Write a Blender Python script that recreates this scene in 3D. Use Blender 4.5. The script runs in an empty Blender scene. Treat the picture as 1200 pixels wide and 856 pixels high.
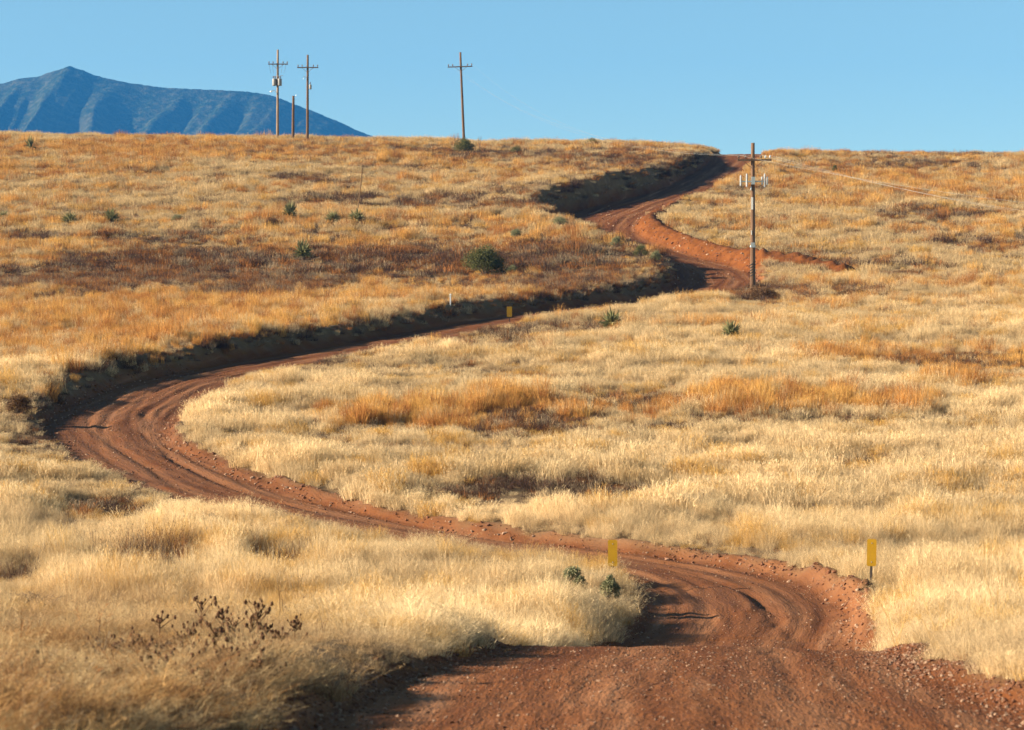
import bpy, math, random
import numpy as np
from mathutils import Vector, Matrix

rng = np.random.default_rng(7)
random.seed(7)
scene = bpy.context.scene
COL = scene.collection
F, CX, HY = 2800.0, 600.0, 400.0        # lens in photo pixels, image centre, eye level row
R = math.radians

# ------------------------------------------------------------------ helpers
def link(o, parent=None):
    COL.objects.link(o)
    if parent is not None:
        o.parent = parent
    return o

def tag(o, label=None, cat=None, group=None, kind=None):
    if label: o['label'] = label
    if cat: o['category'] = cat
    if group: o['group'] = group
    if kind: o['kind'] = kind
    return o

def empty(name, loc, rz=0.0):
    o = bpy.data.objects.new(name, None)
    o.location = loc
    o.rotation_euler = (0, 0, rz)
    o.empty_display_size = 0.2
    return link(o)

def np_mesh(name, verts, faces, smooth=False):
    verts = np.asarray(verts, np.float32); faces = np.asarray(faces, np.int32)
    me = bpy.data.meshes.new(name)
    n, k = faces.shape
    me.vertices.add(len(verts)); me.vertices.foreach_set('co', verts.ravel())
    me.loops.add(n*k); me.loops.foreach_set('vertex_index', faces.ravel())
    me.polygons.add(n)
    me.polygons.foreach_set('loop_start', np.arange(0, n*k, k, dtype=np.int32))
    me.polygons.foreach_set('loop_total', np.full(n, k, np.int32))
    if smooth: me.polygons.foreach_set('use_smooth', np.ones(n, bool))
    me.update(calc_edges=True); me.validate()
    return me

def attr(me, name, data, typ='FLOAT'):
    a = me.attributes.new(name, typ, 'POINT')
    d = np.asarray(data, np.int32 if typ == 'INT' else np.float32)
    a.data.foreach_set('vector' if typ == 'FLOAT_VECTOR' else 'value', d.ravel())

class MB:
    """collects plain shapes and links them as one mesh object"""
    def __init__(s): s.v = []; s.f = []
    def add(s, vs, fs):
        b = len(s.v); s.v += [tuple(v) for v in vs]; s.f += [tuple(i+b for i in f) for f in fs]
    def tube(s, pts, rad, n=8, cap=True):
        pts = [Vector(p) for p in pts]
        if not isinstance(rad, (list, tuple)): rad = [rad]*len(pts)
        vs, fs = [], []
        for i, p in enumerate(pts):
            d = (pts[min(i+1, len(pts)-1)] - pts[max(i-1, 0)]).normalized()
            a = Vector((0, 0, 1)) if abs(d.z) < 0.9 else Vector((1, 0, 0))
            u = d.cross(a).normalized(); w = d.cross(u)
            for k in range(n):
                t = 2*math.pi*k/n
                vs.append(p + rad[i]*(math.cos(t)*u + math.sin(t)*w))
        for i in range(len(pts)-1):
            for k in range(n):
                fs.append((i*n+k, i*n+(k+1) % n, (i+1)*n+(k+1) % n, (i+1)*n+k))
        if cap:
            fs.append(tuple(range(n-1, -1, -1))); fs.append(tuple((len(pts)-1)*n+k for k in range(n)))
        s.add(vs, fs); return s
    def box(s, c, size, rot=None):
        x, y, z = (q/2 for q in size)
        vs = [Vector(q) for q in ((-x,-y,-z),(x,-y,-z),(x,y,-z),(-x,y,-z),(-x,-y,z),(x,-y,z),(x,y,z),(-x,y,z))]
        if rot is not None: vs = [rot @ q for q in vs]
        s.add([q+Vector(c) for q in vs], [(0,3,2,1),(4,5,6,7),(0,1,5,4),(1,2,6,5),(2,3,7,6),(3,0,4,7)]); return s
    def lathe(s, c, prof, n=12):
        c = Vector(c); vs, fs = [], []
        for r, z in prof:
            for k in range(n):
                t = 2*math.pi*k/n; vs.append(c+Vector((r*math.cos(t), r*math.sin(t), z)))
        for i in range(len(prof)-1):
            for k in range(n):
                fs.append((i*n+k, i*n+(k+1) % n, (i+1)*n+(k+1) % n, (i+1)*n+k))
        fs.append(tuple(range(n-1, -1, -1))); fs.append(tuple((len(prof)-1)*n+k for k in range(n)))
        s.add(vs, fs); return s
    def build(s, name, mat, parent=None, smooth=False):
        me = bpy.data.meshes.new(name); me.from_pydata(s.v, [], s.f); me.update()
        if smooth: me.polygons.foreach_set('use_smooth', np.ones(len(me.polygons), bool))
        me.materials.append(mat)
        return link(bpy.data.objects.new(name, me), parent)

def hash2(ix, iy, seed):
    h = (ix.astype(np.int64)*374761393 + iy.astype(np.int64)*668265263 + seed*982451653) & 0xffffffff
    h = ((h ^ (h >> 13))*1274126177) & 0xffffffff
    h = h ^ (h >> 16)
    return (h & 0xffffff)/float(0xffffff)

def vnoise(x, y, seed=0):
    x = np.asarray(x, float); y = np.asarray(y, float)
    ix = np.floor(x); iy = np.floor(y); fx = x-ix; fy = y-iy
    fx = fx*fx*fx*(fx*(fx*6-15)+10); fy = fy*fy*fy*(fy*(fy*6-15)+10)
    a = hash2(ix, iy, seed); b = hash2(ix+1, iy, seed); c = hash2(ix, iy+1, seed); d = hash2(ix+1, iy+1, seed)
    return (a+(b-a)*fx)*(1-fy)+(c+(d-c)*fx)*fy            # 0..1

def fbm(x, y, seed=0, octv=4):
    s = 0; a = 0.5; n = 0
    for k in range(octv):
        s = s + a*(vnoise(x*2**k, y*2**k, seed+k*17)-0.5); n += a; a *= 0.55
    return s/n                                             # about -0.4..0.4

def sstep(a, b, x):
    t = np.clip((x-a)/(b-a), 0, 1); return t*t*(3-2*t)

# ------------------------------------------------------------------ terrain profile (metres; x right, y away, z up; eye at the origin)
kD = [-60, 0, 10, 17.5, 26, 33, 35.5, 38, 42, 46, 50, 54, 58, 62, 66, 70, 80, 90, 100, 115, 130, 150, 172, 190, 212, 240, 285, 305,
      320, 340, 380, 450, 600, 900, 1600, 12000]
kZ = [-1.6, -1.75, -2.3, -2.85, -3.5, -4.10, -4.72, -5.2, -5.45, -5.52, -5.5, -5.46, -5.36, -5.29, -5.05]
for D in (70, 80, 90, 100, 115, 130, 150, 172):
    kZ.append((237*D-29590)/2800)
kZ += [6.8, 10.1, 15.0, 21.9, 24.8, 25.9, 26.6, 26.0, 22.0, 12.0, 2.0, -4.0, -4.0]
_fd = np.concatenate([np.arange(-60, 420, 0.25), np.geomspace(420, 12000, 400)])
_fz = np.interp(_fd, kD, kZ)
def _smooth(a, w):
    k = np.hanning(w+2)[1:-1]; k /= k.sum()
    return np.convolve(np.pad(a, (w//2, w//2), 'edge'), k, 'valid')[:len(a)]
_n = int((420+60)/0.25)
_sm = _smooth(_fz[:_n], 61)
_sm2 = _smooth(_fz[:_n], 7)
_w = sstep(48, 66, _fd[:_n])
_fz[:_n] = np.where(_fd[:_n] < 405, _sm*_w+_sm2*(1-_w), _fz[:_n])

def base_z(X, D):
    X = np.asarray(X, float); D = np.asarray(D, float)
    z = np.interp(D, _fd, _fz)
    px = np.clip(CX+F*X/np.maximum(D, 5), -250, 1500)
    yc = np.interp(px, [-250, 0, 430, 560, 700, 780, 840, 900, 1200, 1500], [161, 163, 169, 173, 172, 177, 182, 184, 186.5, 188])
    off = (175.5-yc)/F*305
    z = z + off*sstep(190, 305, D)*(1-sstep(340, 800, D))
    return z

def base_inv(px, py):
    """point of the smooth slope seen at a photo pixel beyond the dip"""
    Ds = np.arange(42, 309, 0.1); X = (px-CX)/F*Ds
    y = HY-F*base_z(X, Ds)/Ds
    i = np.argmin(np.abs(y-py)); return X[i], Ds[i]

# ------------------------------------------------------------------ road line
way = [(-1.5, -60), (-0.2, -20), (0.5, 0), (1.0, 10), (1.35, 17.5), (2.0, 26), (2.75, 33), (3.5, 38.5), (4.4, 45), (4.9, 50), (4.6, 54.5), (3.4, 57.6), (1.6, 60.2)]
for p in [(560, 634), (430, 613), (300, 581), (215, 551), (160, 519), (146, 492), (205, 452), (300, 428), (450, 401), (600, 373), (700, 358)]:
    way.append(base_inv(*p))
way += [(10.1, 161), (13.6, 170), (15.6, 178.5), (15.4, 186), (12.9, 194), (9.8, 205), (8.6, 214), (9.8, 222), (13.0, 232), (17.6, 247), (22.2, 268), (25.2, 285),
        (28.5, 303), (32, 330), (40, 400), (46, 450)]
def catmull(P, n=24):
    P = np.array(P); Q = []
    for i in range(len(P)-1):
        p0 = P[max(i-1, 0)]; p1 = P[i]; p2 = P[i+1]; p3 = P[min(i+2, len(P)-1)]
        for t in np.linspace(0, 1, n, endpoint=False):
            Q.append(0.5*((2*p1)+(-p0+p2)*t+(2*p0-5*p1+4*p2-p3)*t*t+(-p0+3*p1-3*p2+p3)*t**3))
    Q.append(P[-1]); return np.array(Q)
_q = catmull(way)
_l = np.concatenate([[0], np.cumsum(np.linalg.norm(np.diff(_q, axis=0), axis=1))])
RS = np.arange(0, _l[-1], 0.3)
RX = _smooth(np.interp(RS, _l, _q[:, 0]), 13); RD = _smooth(np.interp(RS, _l, _q[:, 1]), 13)
TX = np.gradient(RX); TD = np.gradient(RD); _m = np.hypot(TX, TD); TX /= _m; TD /= _m
_bz = base_z(RX, RD); _nw = sstep(40, 60, RD); RZ = _smooth(_bz, 15)*_nw+_smooth(_bz, 5)*(1-_nw)-0.10-0.45*sstep(150, 168, RD)*(1-sstep(285, 300, RD))
i_bend = int(np.argmin(np.where((RD > 70) & (RD < 110), RX, 99)))          # leftmost point of the big bend
s_of = lambda D: RS[np.argmin(np.abs(RD-D))]
SB = RS[i_bend]
kS = [s_of(0), s_of(20), s_of(30), s_of(37), s_of(44), s_of(54), s_of(60), SB-12, SB, SB+12, s_of(130), s_of(158), s_of(172), s_of(205), s_of(222), s_of(247), s_of(285), s_of(300), s_of(320)]
HL = np.interp(RS, kS, [.25, .3, .2, .1, .15, .15, .1, .1, .7, .75, .65, .6, .7, .75, 1.5, 1.45, .9, .2, .1])
HR = np.interp(RS, kS, [.1, .1, .1, .15, .35, .15, .1, .1, .15, .15, .05, .1, .2, .3, .2, .1, .1, .1, .1])
WL = np.interp(RS, kS, [3.3, 3.1, 2.9, 2.7, 2.4, 2.0, 1.7, 2.6, 3.0, 2.5, 2.3, 2.3, 3.3, 2.9, 7.6, 3.4, 2.6, 2.6, 2.6])
WR = np.interp(RS, kS, [3.3, 2.9, 2.4, 2.2, 2.1, 2.1, 1.7, 1.5, 2.2, 2.3, 2.6, 2.9, 2.9, 2.5, 2.5, 2.6, 2.8, 3.2, 3.2])
# strip of fresh orange soil graded to the outside of the upper bends
FP = np.array([base_inv(*p) for p in [(855, 190), (816, 222), (782, 246), (757, 261), (772, 275), (803, 286), (850, 300), (888, 307), (930, 312), (988, 320)]])
FW = np.array([.6, .7, .8, 1.35, 1.75, 1.8, 2.1, 2.3, 2.4, 1.3])

def nearest_road(X, D):
    """signed lateral offset t (right +), arc length s and sample index for points within reach of the road"""
    n = len(X); t = np.full(n, 99.0); idx = np.zeros(n, np.int32)
    order = np.argsort(D, kind='stable'); ch = 6000
    for a in range(0, n, ch):
        o = order[a:a+ch]; x = X[o]; d = D[o]
        m = np.where((RD > d.min()-26) & (RD < d.max()+26))[0]
        if len(m) == 0: continue
        keep = (x > RX[m].min()-28) & (x < RX[m].max()+28)
        if not keep.any(): continue
        o = o[keep]; x = x[keep]; d = d[keep]
        dx = x[:, None]-RX[m][None]; dd = d[:, None]-RD[m][None]
        q = dx*dx+dd*dd; j = np.argmin(q, 1); jj = m[j]; r = np.arange(len(x))
        side = dx[r, j]*TD[jj]-dd[r, j]*TX[jj]
        t[o] = np.sqrt(q[r, j])*np.where(side >= 0, 1, -1); idx[o] = jj
    return t, idx

def fresh_field(X, D):
    best = np.full(X.shape, 99.0)
    for i in range(len(FP)-1):
        a = FP[i]; b = FP[i+1]; ab = b-a; L = ab@ab
        u = np.clip(((X-a[0])*ab[0]+(D-a[1])*ab[1])/L, 0, 1)
        w = FW[i]+(FW[i+1]-FW[i])*u
        best = np.minimum(best, np.hypot(X-a[0]-u*ab[0], D-a[1]-u*ab[1])/w)
    return best                                            # <1 inside the strip

def terrain(X, D):
    sh = X.shape; X = X.ravel(); D = D.ravel()
    z = base_z(X, D)
    amp = sstep(6, 40, np.abs(D))*(1-sstep(500, 900, D))
    z = z + amp*(0.55*fbm(X/26, D/14, 3, 3)*sstep(60, 120, D) + 0.30*fbm(X/7, D/5, 9, 3))
    # low terraces and hummocks on the slope
    for (px, py, rx, rd, h) in [(330, 268, 26, 9, 0.5), (620, 262, 8, 5, 0.35), (120, 345, 16, 9, 0.35)]:
        bx, bd = base_inv(px, py); z = z + h*np.exp(-((X-bx)/rx)**2-((D-bd)/rd)**2)
    z = z + 0.7*np.exp(-((X-3.0)/5)**2-((D-187)/15)**2)
    z = z + 0.22*np.exp(-((X-0.7)/1.5)**2-((D-48)/4)**2)
    t, i = nearest_road(X, D)
    near = np.abs(t) < 60
    s = RS[i]
    wob = 0.5*fbm(s/3.0, t*0+2.2, 21, 3)+0.35*fbm(X/0.9, D/0.9, 22, 2)
    e = np.where(t < 0, -t-WL[i], t-WR[i])+wob*0.8
    out = np.maximum(e, 0)
    h = np.where(t < 0, HL[i]*np.exp(-(out/9)**2), HR[i]*np.exp(-(out/4)**2))
    z = np.where(near, z+h*(1+0.5*fbm(s/4, t*0, 31, 3)), z)
    rut = np.zeros_like(z)
    for c, wd, dp, sd in ((-0.95, .17, .04, 1), (0.75, .17, .04, 2), (-0.35, .12, .025, 3), (1.55, .16, .035, 4), (-1.7, .2, .03, 5), (-1.3, .11, .03, 6), (.3, .1, .025, 7), (1.1, .11, .03, 8), (-.6, .1, .03, 9), (.5, .13, .03, 10), (1.9, .12, .03, 11)):
        cc = c+0.9*fbm(s/8, t*0+sd, 40+sd, 2)
        rut -= dp*np.exp(-((t-cc)/wd)**2)*(0.4+1.2*vnoise(s/5, t*0+sd, 50+sd))
        rut += 0.5*dp*np.exp(-((np.abs(t-cc)-2*wd)/(0.6*wd))**2)*vnoise(s/3, t*0+sd, 60+sd)
    cr = .55+.9*fbm(s/3.5, t*0+1.5, 97, 2)
    rut -= .06*np.exp(-((t-cr)/.07)**2)*np.exp(-((D-48.5)/4)**4)+.05*np.exp(-((t+.75-.8*(cr-.55))/.08)**2)*np.exp(-((D-47)/2)**4)
    rut -= .10*np.exp(-((D-45.0-.10*(X-4)-.5*fbm(X/1.5, X*0, 98, 2))/.16)**2)*sstep(2.9, 3.4, X)*(1-sstep(6.3, 6.8, X))
    zr = RZ[i]-0.018*np.abs(t)+rut*(.30+.70*sstep(38, 56, D))+0.022*fbm(X/.35, D/.35, 71, 3)+0.02*fbm(X/2, D/2, 72, 2)
    bw = np.where(t < 0, 0.9+0.35*HL[i], 1.3)
    w = sstep(-0.1, bw, e)
    berm = np.exp(-((e-0.35)/0.3)**2)*(0.05+0.22*vnoise(s/1.2, t*0+np.sign(t), 81))*np.where(t > 0, .35+.65*sstep(40, 44, D), 0.35)
    berm += np.exp(-((e-0.3)/0.42)**2)*0.34*np.exp(-((D-49)/7)**2)*(t > 0)*(0.2+.7*vnoise(X/.35, D/.35, 82)+.5*vnoise(X/1.1, D/1.1, 83))
    zz = zr*(1-w)+z*w+berm
    z = np.where(near & (e < 8), zz, z)
    ff = fresh_field(X, D)
    z = z+(ff < 1.2)*(.30+.28*sstep(16.5, 18.5, X))*(1-sstep(0.2, 1.15, ff))*sstep(-0.4, 0.3, np.where(near, e, 9))*(0.5+0.7*vnoise(X/.8, D/.8, 90)+.6*vnoise(X/.35, D/.35, 95))
    soil = np.where(near, 1-sstep(0.05, 0.75, e+0.5*fbm(X/.7, D/.7, 91, 2)), 0)
    fr = (1-sstep(0.75, 1.05, ff+0.35*fbm(X/1.5, D/1.5, 92, 3)))
    soil = np.maximum(soil, fr)
    road = np.where(near, 1-sstep(-0.15, 0.15, e), 0)
    r = lambda a: a.reshape(sh)
    return r(z), r(soil), r(fr*sstep(-0.9, 0.4, np.where(near, e, 9))), r(road), r(np.where(near, s, 0)), r(np.where(near, t, 9)), r(np.where(near, e, 99))

APEX = 60.0
def seg(*parts):
    return np.unique(np.round(np.concatenate(parts), 5))
GV = seg(np.linspace(-0.56, -0.24, 40), np.linspace(-0.24, 0.24, 620), np.linspace(0.24, 0.56, 40))
GD = seg(np.arange(-55, 10, 1.5), np.arange(10, 17, 0.4), np.arange(17, 36, 0.1), np.arange(36, 62, 0.13), np.arange(62, 110, 0.2), np.arange(110, 180, 0.27),
         np.arange(180, 330, 0.42), np.geomspace(330, 7600, 46))
VV, DD = np.meshgrid(GV, GD); XX = VV*(DD+APEX)
ZZ, SOIL, FRESH, ROAD, SS, TT, EE = terrain(XX, DD)

def samp(A, X, D):
    v = X/(D+APEX)
    i = np.clip(np.searchsorted(GD, D)-1, 0, len(GD)-2); j = np.clip(np.searchsorted(GV, v)-1, 0, len(GV)-2)
    a = np.clip((D-GD[i])/(GD[i+1]-GD[i]), 0, 1); b = np.clip((v-GV[j])/(GV[j+1]-GV[j]), 0, 1)
    return (A[i, j]*(1-b)+A[i, j+1]*b)*(1-a)+(A[i+1, j]*(1-b)+A[i+1, j+1]*b)*a
def zat(X, D): return float(samp(ZZ, np.array([float(X)]), np.array([float(D)]))[0])
def ground_at(px, py, dmin=16.0):
    Ds = np.concatenate([np.arange(dmin, 62, 0.05), np.arange(62, 312, 0.15)]); X = (px-CX)/F*Ds
    y = HY-F*samp(ZZ, X, Ds)/Ds
    k = np.where(y <= py)[0]; i = k[0] if len(k) else len(Ds)-1
    return float(X[i]), float(Ds[i]), zat(X[i], Ds[i])

# ------------------------------------------------------------------ node helpers
def new_mat(name):
    m = bpy.data.materials.new(name); m.use_nodes = True; nt = m.node_tree; nt.nodes.clear()
    out = nt.nodes.new('ShaderNodeOutputMaterial'); return m, nt, out
class N:
    def __init__(s, nt): s.nt = nt
    def put(s, sock, v):
        if isinstance(v, bpy.types.NodeSocket): s.nt.links.new(v, sock)
        elif v is not None:
            if sock.type == 'RGBA' and len(v) == 3: v = (*v, 1)
            sock.default_value = v
    def attr(s, name, typ='GEOMETRY', out='Fac'):
        n = s.nt.nodes.new('ShaderNodeAttribute'); n.attribute_name = name; n.attribute_type = typ; return n.outputs[out]
    def noise(s, vec, scale, detail=3, rough=.55, dist=0):
        n = s.nt.nodes.new('ShaderNodeTexNoise'); s.put(n.inputs['Vector'], vec); n.inputs['Scale'].default_value = scale
        n.inputs['Detail'].default_value = detail; n.inputs['Roughness'].default_value = rough; n.inputs['Distortion'].default_value = dist
        return n.outputs['Fac']
    def voro(s, vec, scale, out='Distance'):
        n = s.nt.nodes.new('ShaderNodeTexVoronoi'); s.put(n.inputs['Vector'], vec); n.inputs['Scale'].default_value = scale; return n.outputs[out]
    def ramp(s, fac, stops):
        n = s.nt.nodes.new('ShaderNodeValToRGB'); s.put(n.inputs['Fac'], fac); e = n.color_ramp.elements
        while len(e) < len(stops): e.new(0.5)
        for k, (p, c) in enumerate(stops): e[k].position = p; e[k].color = (*c, 1) if len(c) == 3 else c
        return n.outputs['Color']
    def rng(s, v, a, b, c=0.0, d=1.0):
        n = s.nt.nodes.new('ShaderNodeMapRange'); s.put(n.inputs['Value'], v)
        for k, q in zip(('From Min', 'From Max', 'To Min', 'To Max'), (a, b, c, d)): n.inputs[k].default_value = q
        return n.outputs['Result']
    def mix(s, f, a, b, mode='MIX'):
        n = s.nt.nodes.new('ShaderNodeMix'); n.data_type = 'RGBA'; n.blend_type = mode
        s.put(n.inputs['Factor'], f); s.put(n.inputs['A'], a) if False else s.put(n.inputs[6], a); s.put(n.inputs[7], b); return n.outputs[2]
    def math(s, op, a, b=None):
        n = s.nt.nodes.new('ShaderNodeMath'); n.operation = op; s.put(n.inputs[0], a)
        if b is not None: s.put(n.inputs[1], b)
        return n.outputs[0]
    def comb(s, x, y, z=0.0):
        n = s.nt.nodes.new('ShaderNodeCombineXYZ'); s.put(n.inputs[0], x); s.put(n.inputs[1], y); s.put(n.inputs[2], z); return n.outputs[0]
    def obj(s):
        return s.nt.nodes.new('ShaderNodeTexCoord').outputs['Object']
    def bump(s, h, strength=.5, dist=.05, nrm=None):
        n = s.nt.nodes.new('ShaderNodeBump'); s.put(n.inputs['Height'], h); n.inputs['Strength'].default_value = strength; n.inputs['Distance'].default_value = dist
        if nrm is not None: s.put(n.inputs['Normal'], nrm)
        return n.outputs['Normal']
    def bsdf(s, color, rough=.8, nrm=None, metal=0.0, spec=.3):
        n = s.nt.nodes.new('ShaderNodeBsdfPrincipled'); s.put(n.inputs['Base Color'], color); s.put(n.inputs['Roughness'], rough)
        n.inputs['Metallic'].default_value = metal; n.inputs['Specular IOR Level'].default_value = spec
        if nrm is not None: s.put(n.inputs['Normal'], nrm)
        return n.outputs['BSDF']

def simple_mat(name, c1, c2, scale=8, rough=.8, metal=0, bump=.3, stretch=(1, 1, 1)):
    m, nt, out = new_mat(name); n = N(nt)
    mp = nt.nodes.new('ShaderNodeMapping'); nt.links.new(n.obj(), mp.inputs[0]); mp.inputs['Scale'].default_value = stretch
    f = n.noise(mp.outputs[0], scale, 5, .65)
    col = n.ramp(f, [(.3, c1), (.7, c2)])
    nt.links.new(n.bsdf(col, rough, n.bump(f, bump, .02), metal), out.inputs[0]); return m

# earth: one material for the road and the ground, driven by what lies where
def earth_mat():
    m, nt, out = new_mat('earth'); n = N(nt); P = n.obj()
    soil = n.attr('soil'); fresh = n.attr('fresh'); s = n.attr('along'); t = n.attr('across')
    # grass litter
    l1 = n.noise(P, 1.3, 5, .65); l2 = n.noise(P, 18, 4, .7)
    litter = n.ramp(l1, [(.3, (.10, .062, .032)), (.5, (.17, .108, .055)), (.72, (.27, .18, .09))])
    litter = n.mix(n.rng(l2, .35, .7), litter, (.11, .07, .038))
    # road dirt with streaks along the wheel tracks
    wob = n.math('ADD', t, n.math('MULTIPLY', n.math('SUBTRACT', n.noise(n.comb(n.math('MULTIPLY', s, .12), .7), 1.0, 3), .5), 1.6))
    st = n.noise(n.comb(n.math('MULTIPLY', s, .045), wob), 1.5, 5, .6)
    dirt = n.ramp(st, [(.30, (.075, .022, .0065)), (.46, (.125, .040, .012)), (.58, (.17, .062, .021)), (.68, (.29, .135, .065))])
    st2 = n.noise(n.comb(n.math('MULTIPLY', s, .06), wob), 7, 4, .6)
    dirt = n.mix(n.math('MULTIPLY', n.rng(st2, .55, .7), .5), dirt, (.15, .055, .026))
    big = n.noise(P, .35, 4)
    dirt = n.mix(n.math('MULTIPLY', n.rng(big, .45, .65), .55), dirt, (.17, .052, .012))
    v = n.voro(P, 17, 'Color'); gr = n.noise(P, 38, 3, .7)
    peb = n.rng(n.voro(P, 17), .1, .34, 1, 0)
    dirt = n.mix(n.math('MULTIPLY', peb, n.rng(n.noise(P, 3.5, 3), .42, .62)), dirt, n.mix(.5, n.ramp(v, [(.2, (.13, .06, .035)), (.8, (.44, .27, .17))]), dirt))
    dirt = n.mix(n.rng(gr, .5, .8, 0, .55), dirt, (.10, .04, .02))
    tk = None
    for c_, w_ in ((-.95, .30), (.80, .32), (2.1, .22)):
        g_ = n.rng(n.math('ABSOLUTE', n.math('SUBTRACT', wob, c_)), w_*.35, w_*1.5, 1, 0)
        tk = g_ if tk is None else n.math('MAXIMUM', tk, g_)
    tk = n.math('MULTIPLY', tk, n.rng(n.noise(n.comb(n.math('MULTIPLY', s, .09), wob), 2.0, 4, .6), .34, .62, .1, .72))
    dirt = n.mix(tk, dirt, n.mix(n.rng(gr, .45, .7), (.26, .118, .054), (.18, .074, .030)))
    dusty = n.math('MULTIPLY', n.rng(n.math('ABSOLUTE', n.math('SUBTRACT', s, float(s_of(75)))), 20, 46, .62, 0), n.rng(n.noise(P, .8, 4), .3, .6))
    dirt = n.mix(dusty, dirt, n.ramp(st, [(.3, (.105, .044, .020)), (.7, (.20, .092, .048))]))
    orange = n.ramp(n.noise(P, 1.6, 5, .7), [(.3, (.075, .024, .007)), (.5, (.15, .048, .012)), (.8, (.22, .08, .022))])
    dirt = n.mix(fresh, dirt, orange)
    col = n.mix(soil, litter, dirt)
    trk = n.math('ADD', n.noise(n.comb(n.math('MULTIPLY', s, .05), wob), 5, 3, .6), n.math('MULTIPLY', n.noise(n.comb(n.math('MULTIPLY', s, .12), wob), 16, 3, .6), .5))
    trk = n.math('MULTIPLY', n.math('MULTIPLY', trk, 2.6), soil)
    h = n.math('ADD', trk, n.math('MULTIPLY', peb, .5)) if False else n.math('ADD', n.math('ADD', trk, n.math('MULTIPLY', peb, .5)), n.math('ADD', n.math('MULTIPLY', gr, .5), n.math('MULTIPLY', n.noise(P, 7, 5, .7), 1.3)))
    nt.links.new(n.bsdf(col, .95, n.bump(h, .6, .026), 0, .12), out.inputs[0]); return m
EARTH = earth_mat()

# ------------------------------------------------------------------ ground sheet and road sheet
nr, nc = XX.shape
IDX = np.arange(nr*nc).reshape(nr, nc)
quads = np.stack([IDX[:-1, :-1], IDX[:-1, 1:], IDX[1:, 1:], IDX[1:, :-1]], -1).reshape(-1, 4)
is_road = ROAD.ravel()[quads].mean(1) > 0.5
is_road &= (DD.ravel()[quads].mean(1) < 430)
P3 = np.stack([XX, DD, ZZ], -1).reshape(-1, 3)
def sheet(name, q):
    used = np.unique(q); remap = np.full(nr*nc, -1, np.int32); remap[used] = np.arange(len(used))
    me = np_mesh(name, P3[used], remap[q], smooth=True)
    for an, A in (('soil', SOIL), ('fresh', FRESH), ('along', SS), ('across', TT)):
        attr(me, an, A.ravel()[used])
    me.materials.append(EARTH)
    o = link(bpy.data.objects.new(name, me)); o['kind'] = 'structure'; return o
tag(sheet('ground', quads[~is_road]), 'dry grassland hillside rising from the valley to the crest')
tag(sheet('dirt_road', quads[is_road]), 'red dirt road winding in curves up the hill')

# ------------------------------------------------------------------ scattering of what nobody could count
def scatter(name, P, scl, rot, idx, tint, variants, mat, label, cat):
    me = bpy.data.meshes.new(name); me.vertices.add(len(P)); me.vertices.foreach_set('co', np.asarray(P, np.float32).ravel())
    attr(me, 'scl', scl, 'FLOAT_VECTOR'); attr(me, 'rot', rot, 'FLOAT_VECTOR'); attr(me, 'var_id', idx, 'INT'); attr(me, 'tint', tint, 'FLOAT_VECTOR')
    me.materials.append(mat)
    o = link(bpy.data.objects.new(name, me))
    ng = bpy.data.node_groups.new(name+'_scatter', 'GeometryNodeTree'); ng.is_modifier = True
    ng.interface.new_socket('Geometry', in_out='INPUT', socket_type='NodeSocketGeometry')
    ng.interface.new_socket('Geometry', in_out='OUTPUT', socket_type='NodeSocketGeometry')
    A = ng.nodes.new; L = ng.links.new
    gi = A('NodeGroupInput'); go = A('NodeGroupOutput'); ins = A('GeometryNodeInstanceOnPoints'); gti = A('GeometryNodeGeometryToInstance')
    for v in reversed(variants):
        oi = A('GeometryNodeObjectInfo'); oi.inputs['Object'].default_value = v; L(oi.outputs['Geometry'], gti.inputs[0])
    def na(nm, typ):
        q = A('GeometryNodeInputNamedAttribute'); q.data_type = typ; q.inputs['Name'].default_value = nm; return q.outputs['Attribute']
    e2r = A('FunctionNodeEulerToRotation'); L(na('rot', 'FLOAT_VECTOR'), e2r.inputs[0])
    L(gi.outputs[0], ins.inputs['Points']); L(gti.outputs[0], ins.inputs['Instance']); ins.inputs['Pick Instance'].default_value = True
    L(na('var_id', 'INT'), ins.inputs['Instance Index']); L(e2r.outputs[0], ins.inputs['Rotation']); L(na('scl', 'FLOAT_VECTOR'), ins.inputs['Scale'])
    L(ins.outputs[0], go.inputs[0])
    md = o.modifiers.new('scatter', 'NODES'); md.node_group = ng
    tag(o, label, cat, kind='stuff'); return o

def grass_mat(name, trans=.28):
    m, nt, out = new_mat(name); n = N(nt)
    tint = n.attr('tint', 'INSTANCER', 'Vector'); var = n.attr('blade')
    k = n.rng(var, 0, 1, .55, 1.4)
    vm = nt.nodes.new('ShaderNodeVectorMath'); vm.operation = 'SCALE'; nt.links.new(tint, vm.inputs[0]); nt.links.new(k, vm.inputs['Scale'])
    d = nt.nodes.new('ShaderNodeBsdfDiffuse'); tr = nt.nodes.new('ShaderNodeBsdfTranslucent'); mx = nt.nodes.new('ShaderNodeMixShader')
    nt.links.new(vm.outputs[0], d.inputs[0]); nt.links.new(vm.outputs[0], tr.inputs[0]); mx.inputs[0].default_value = trans
    nt.links.new(d.outputs[0], mx.inputs[1]); nt.links.new(tr.outputs[0], mx.inputs[2]); nt.links.new(mx.outputs[0], out.inputs[0]); return m
GRASS = grass_mat('dry_grass'); STONE_M = None

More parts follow.
